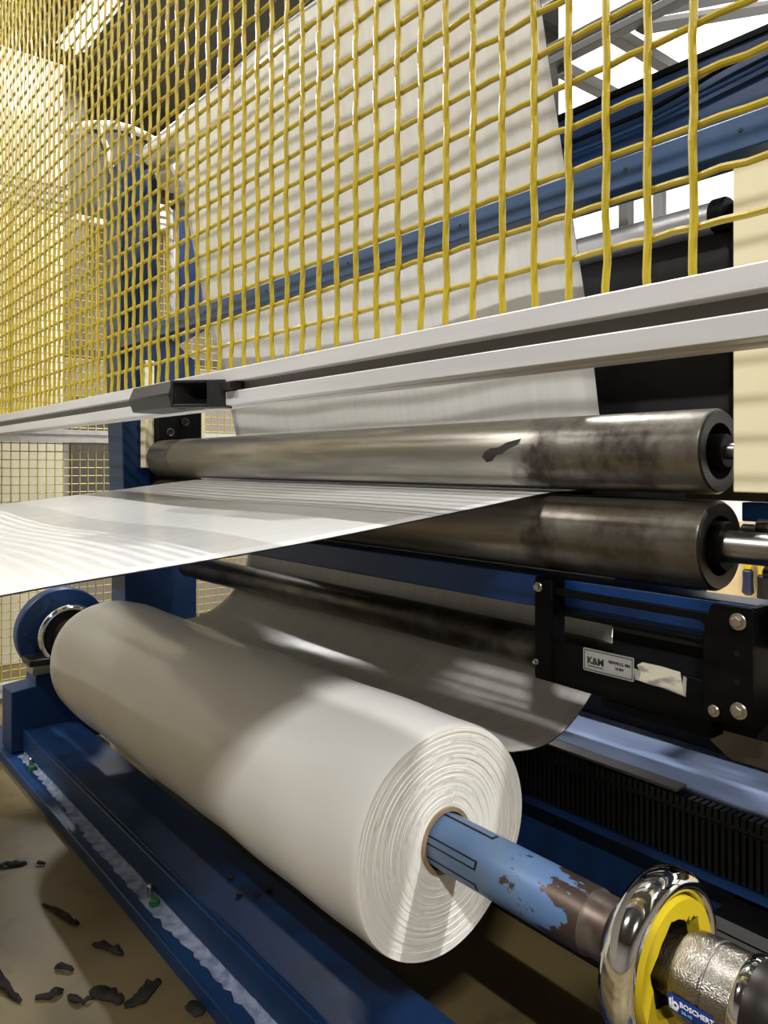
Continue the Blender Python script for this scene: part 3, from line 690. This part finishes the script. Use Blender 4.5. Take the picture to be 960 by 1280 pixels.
# upper plate and cables right
upl = thing('upper_side_plate', 'wide dark blue plate at upper right with cables on it', 'plate', (1.22, 1.2, .5))
MB().prism([(-.1,.48), (2.3,.48), (2.3,.655), (-.1,.665)], 'x', 1.2, 1.23).build('plate', 'blue', upl, bevel=.002)
MB().box(1.195, 1.24, -.1, 2.3, .662, .672).build('edge', 'black', upl)
MB().tube(smooth_path([(1.185, 1.3, .60), (1.185, .80, .605), (1.185, .70, .61), (1.185, .60, .628), (1.185, .50, .632), (1.185, .40, .600), (1.185, .20, .59), (1.185, 0, .60)], 6), .0045, 8).build('cable', 'black', upl)
MB().tube(smooth_path([(1.188, 1.3, .585), (1.188, .80, .585), (1.188, .62, .60), (1.188, .50, .612), (1.188, .42, .612), (1.188, .30, .61), (1.188, .1, .60)], 6), .004, 8).build('cable', 'blue', upl)
MB().tube(smooth_path([(1.19, .48, .575), (1.19, .44, .59), (1.19, .38, .622), (1.19, .28, .615), (1.19, .1, .60)], 6), .004, 8).build('cable', 'black', upl)
tb = MB().cyl((1.2, -.1, .472), (1.2, 2.3, .472), .007, 12).build('thin_bar', 'blue'); tag(tb, 'thin blue bar running below the wide blue plate', 'bar')
# black panel with silver tube
bp = thing('black_panel', 'black panel with a silver tube on its upper edge behind the web', 'panel', (1.17, 1.3, .03))
MB().prism([(.565,.0), (.565,.385), (2.12,.385), (2.12,-.21), (.63,-.21), (.63,.0)], 'x', 1.165, 1.185).build('sheet', 'panelblack', bp, bevel=.002)  # lower part added to keep the gaps around the rollers dark
MB().box(1.155, 1.195, .540, .580, .0, .40).build('end_post', 'black', bp, bevel=.002)
MB().cyl((1.15, .60, .382), (1.15, 2.12, .382), .024, 32).build('tube', 'silver', bp)
MB().lathe((1.15, .575, .382), ax, [(0, .024), (.004, .027), (.022, .027), (.026, .022)], 32).build('tube_cap', 'black', bp)
MB().box(1.1855, 1.2, 2.06, 2.11, -.48, .05).build('leg', 'black', bp)
MB().box(1.1855, 1.20, .68, .72, -.235, -.05).build('leg', 'black', bp)
# cream side panel right
cp = thing('cream_guard_plate', 'cream painted guard plate at the right edge in front of the roller end', 'guard', (.8, 0, -.03))
MB().box(.80, .825, -.35, .397, -.030, .318).build('plate', 'cream', cp, bevel=.0015)
MB().box(.825, .95, -.30, -.26, -.030, .05).build('stay', 'black', cp)
# blue strip, small shafts behind the lower journal
bs = thing('gear_side_beam', 'short blue beam with steel pins right of the lower roller', 'beam', (1.12, .3, -.08))
MB().box(1.12, 1.16, .1, .543, -.084, -.056).build('bar', 'blue_vivid', bs, bevel=.002)
MB().box(1.11, 1.15, .1, .625, -.054, -.024).build('rack_strip', 'bronze', bs)
for (x, z, r, y1) in ((1.10, -.098, .012, .53), (1.06, -.086, .011, .49), (1.07, -.150, .011, .485)):
    MB().lathe((x, .05, z), ax, [(0, r), (y1-.05, r), (y1-.048, r-.003)], 20).build('pin', 'steel', bs)
MB().box(1.05, 1.17, .05, .09, -.25, -.02).build('end_plate', 'black', bs)

# ================================================================ BEHIND: aluminium frame, bench, cream enclosure
af = thing('aluminium_frame', 'tall frame of grey aluminium profiles behind the machine at upper right', 'frame', (2.4, 1.0, -H))
def bar(x0, x1, y0, y1, z0, z1, nm='profile'):
    MB().box(x0, x1, y0, y1, z0, z1).build(nm, 'alu_dark', af, bevel=.002)
bar(2.0, 2.04, -.6, 1.78, 1.30, 1.325); bar(2.0, 2.04, -.6, 1.78, 1.345, 1.37)
bar(2.04, 2.9, 1.56, 1.60, 1.27, 1.31); bar(2.04, 2.9, 1.36, 1.40, 1.30, 1.335)
bar(2.9, 2.94, -.6, 1.78, 1.27, 1.31); 
for (p0, p1) in (((2.04, 1.25, 1.335), (2.90, 1.17, 1.72)), ((2.04, 1.29, 1.30), (2.90, 1.20, 1.66))):
    MB().tube([p0, p1], .022, 4).build('diagonal', 'alu_dark', af)
bar(2.45, 2.48, 1.40, 1.56, 1.28, 1.31)
for (x, y) in ((2.02, 1.76), (2.92, 1.76), (2.02, -.58), (2.92, -.58)): bar(x-.02, x+.02, y-.02, y+.02, -H, 1.30, 'leg')
bar(2.005, 2.035, 1.31, 1.345, -H, 1.05, 'leg')
wb = thing('workbench', 'pale wooden workbench with back board beyond the roller ends', 'workbench', (2.6, .6, -H))
MB().box(2.35, 2.95, -.4, 1.7, -.66, -.62).build('top', 'bench', wb, bevel=.003)
MB().box(2.93, 2.95, -.4, 1.7, -.62, -.22).build('back_board', 'bench', wb)
MB().box(2.345, 2.352, -.4, 1.7, -.68, -.62).build('edge_strip', 'blue_bright', wb)
for (x, y) in ((2.40, -.35), (2.90, -.35), (2.40, 1.65), (2.90, 1.65)): MB().box(x-.03, x+.03, y-.03, y+.03, -H, -.66).build('leg', 'beamdark', wb)
def tool(y, z, grip, label):
    t = thing('screwdriver', label, 'tool', (2.90, y, z-.1), 'tools hanging on the bench board')
    MB().lathe((2.90, y, z), (0, 0, -1), [(0, .012), (.01, .020), (.05, .019), (.09, .022), (.10, .012)], 12).build('grip', grip, t)
    MB().lathe((2.90, y, z+.05), (0, 0, -1), [(0, .022), (.05, .018)], 12).build('collar', 'tool_yellow', t)
    MB().cyl((2.90, y, z+.05), (2.90, y, z+.14), .006, 8).build('blade', 'steel', t)
tool(1.381, -.395, 'tool_blue', 'dark blue and yellow hand tool hung left on the bench board'); tool(1.325, -.41, 'blackplastic', 'black gripped hand tool hung right on the bench board')

en = thing('cream_enclosure', 'large pale cream panelled enclosure behind the far fence at left', 'enclosure', (.2, 4.0, -H))
x = -1.10
while x < 1.0:
    MB().box(x+.004, x+.721, 3.6, 3.64, -H, 1.80).build('panel', 'creamwall', en, bevel=.003); x += .725
MB().box(-1.1, 1.07, 3.64, 4.5, -H, 1.78).build('body', 'creamwall', en)
dm = thing('dark_machine', 'dark grey machine housing standing behind the far fence', 'machine', (1.9, 4.4, -H))
MB().box(1.12, 2.9, 4.1, 4.8, -H, .55).build('housing', 'wallgrey', dm, bevel=.01)
MB().box(1.30, 2.7, 4.2, 4.7, .55, .62).build('lid', 'beamdark', dm, bevel=.01)
MB().box(1.25, 1.9, 4.085, 4.1, -.5, .35).build('door', 'beamdark', dm, bevel=.004)
col = MB().box(1.98, 2.20, 6.80, 6.82, -H, ZC).box(1.98, 2.20, 7.0, 7.02, -H, ZC).box(2.08, 2.10, 6.82, 7.0, -H, ZC).build('steel_column', 'beamdark')
tag(col, 'dark steel column rising behind the arched white guard', 'column')
dc = MB().tube(smooth_path([(1.50, 3.9, ZC), (1.50, 3.9, 2.4), (1.50, 3.9, 1.5)], 3), .004, 8).build('drop_cable', 'white_metal')
tag(dc, 'thin pale cable hanging from the ceiling above the upright', 'cable')

# ================================================================ SCRAPS ON THE FLOOR
def scrap(pts, wd, label, seed):
    rd = random.Random(seed); P = smooth_path([(x, y) for x, y in pts], 4); L_, R_ = [], []
    for i, p in enumerate(P):
        q0, q1 = P[max(0, i-1)], P[min(len(P)-1, i+1)]; d = Vector((q1[0]-q0[0], q1[1]-q0[1])).normalized(); nn = Vector((-d.y, d.x))
        t = i/(len(P)-1); w_ = wd*(.25+.75*math.sin(PI*min(1, max(.0, t*.9+.08))))*rd.uniform(.65, 1.2)
        z = -H+.0022+.006*rd.random()*math.sin(PI*t)
        L_.append((p[0]+nn.x*w_, p[1]+nn.y*w_, z+rd.uniform(0, .004))); R_.append((p[0]-nn.x*w_, p[1]-nn.y*w_, z))
    mb = MB(); n = len(P); mb.add(L_+R_, [(i, i+1, n+i+1, n+i) for i in range(n-1)])
    o = mb.build('paper_scrap', 'scrap', None, ang=20); solid(o, .0012); tag(o, label, 'scrap', 'torn black scraps on the floor')
scrap([(.400,1.81), (.425,1.80), (.455,1.785)], .010, 'longest of the two dark scraps farthest back on the floor', 1)
scrap([(.468,1.77), (.485,1.755)], .006, 'tiny dark scrap beside the farthest scraps on the floor', 2)
scrap([(.436,1.60), (.452,1.545), (.462,1.50), (.470,1.485)], .006, 'thin winding black scrap in the middle of the bare floor', 3)
scrap([(.470,1.41), (.490,1.375), (.50,1.345)], .009, 'short black scrap closest to the blue base beam', 4)
scrap([(.398,1.385), (.420,1.355)], .007, 'small curled black scrap left of the middle of the floor', 5)
scrap([(.318,1.47), (.315,1.42), (.320,1.37), (.330,1.33)], .008, 'long upright black scrap at the left picture edge', 6)
scrap([(.350,1.325), (.375,1.315), (.392,1.318)], .010, 'lens shaped black scrap near the lower left corner', 7)
scrap([(.395,1.30), (.402,1.27), (.425,1.265)], .007, 'forked black scrap beside the lens shaped one', 8)
scrap([(.428,1.29), (.445,1.255), (.455,1.225)], .014, 'crumpled black scrap at the bottom left, thickest of all', 9)
scrap([(.455,1.215), (.48,1.215), (.51,1.235), (.525,1.235)], .012, 'wide torn black scrap at the bottom edge', 10)
scrap([(.535,1.155), (.545,1.12)], .014, 'black scrap tucked against the blue base beam at the bottom', 11)
scrap([(.30,1.66), (.335,1.645), (.36,1.65)], .007, 'flat black scrap at the left edge halfway along the floor', 12)
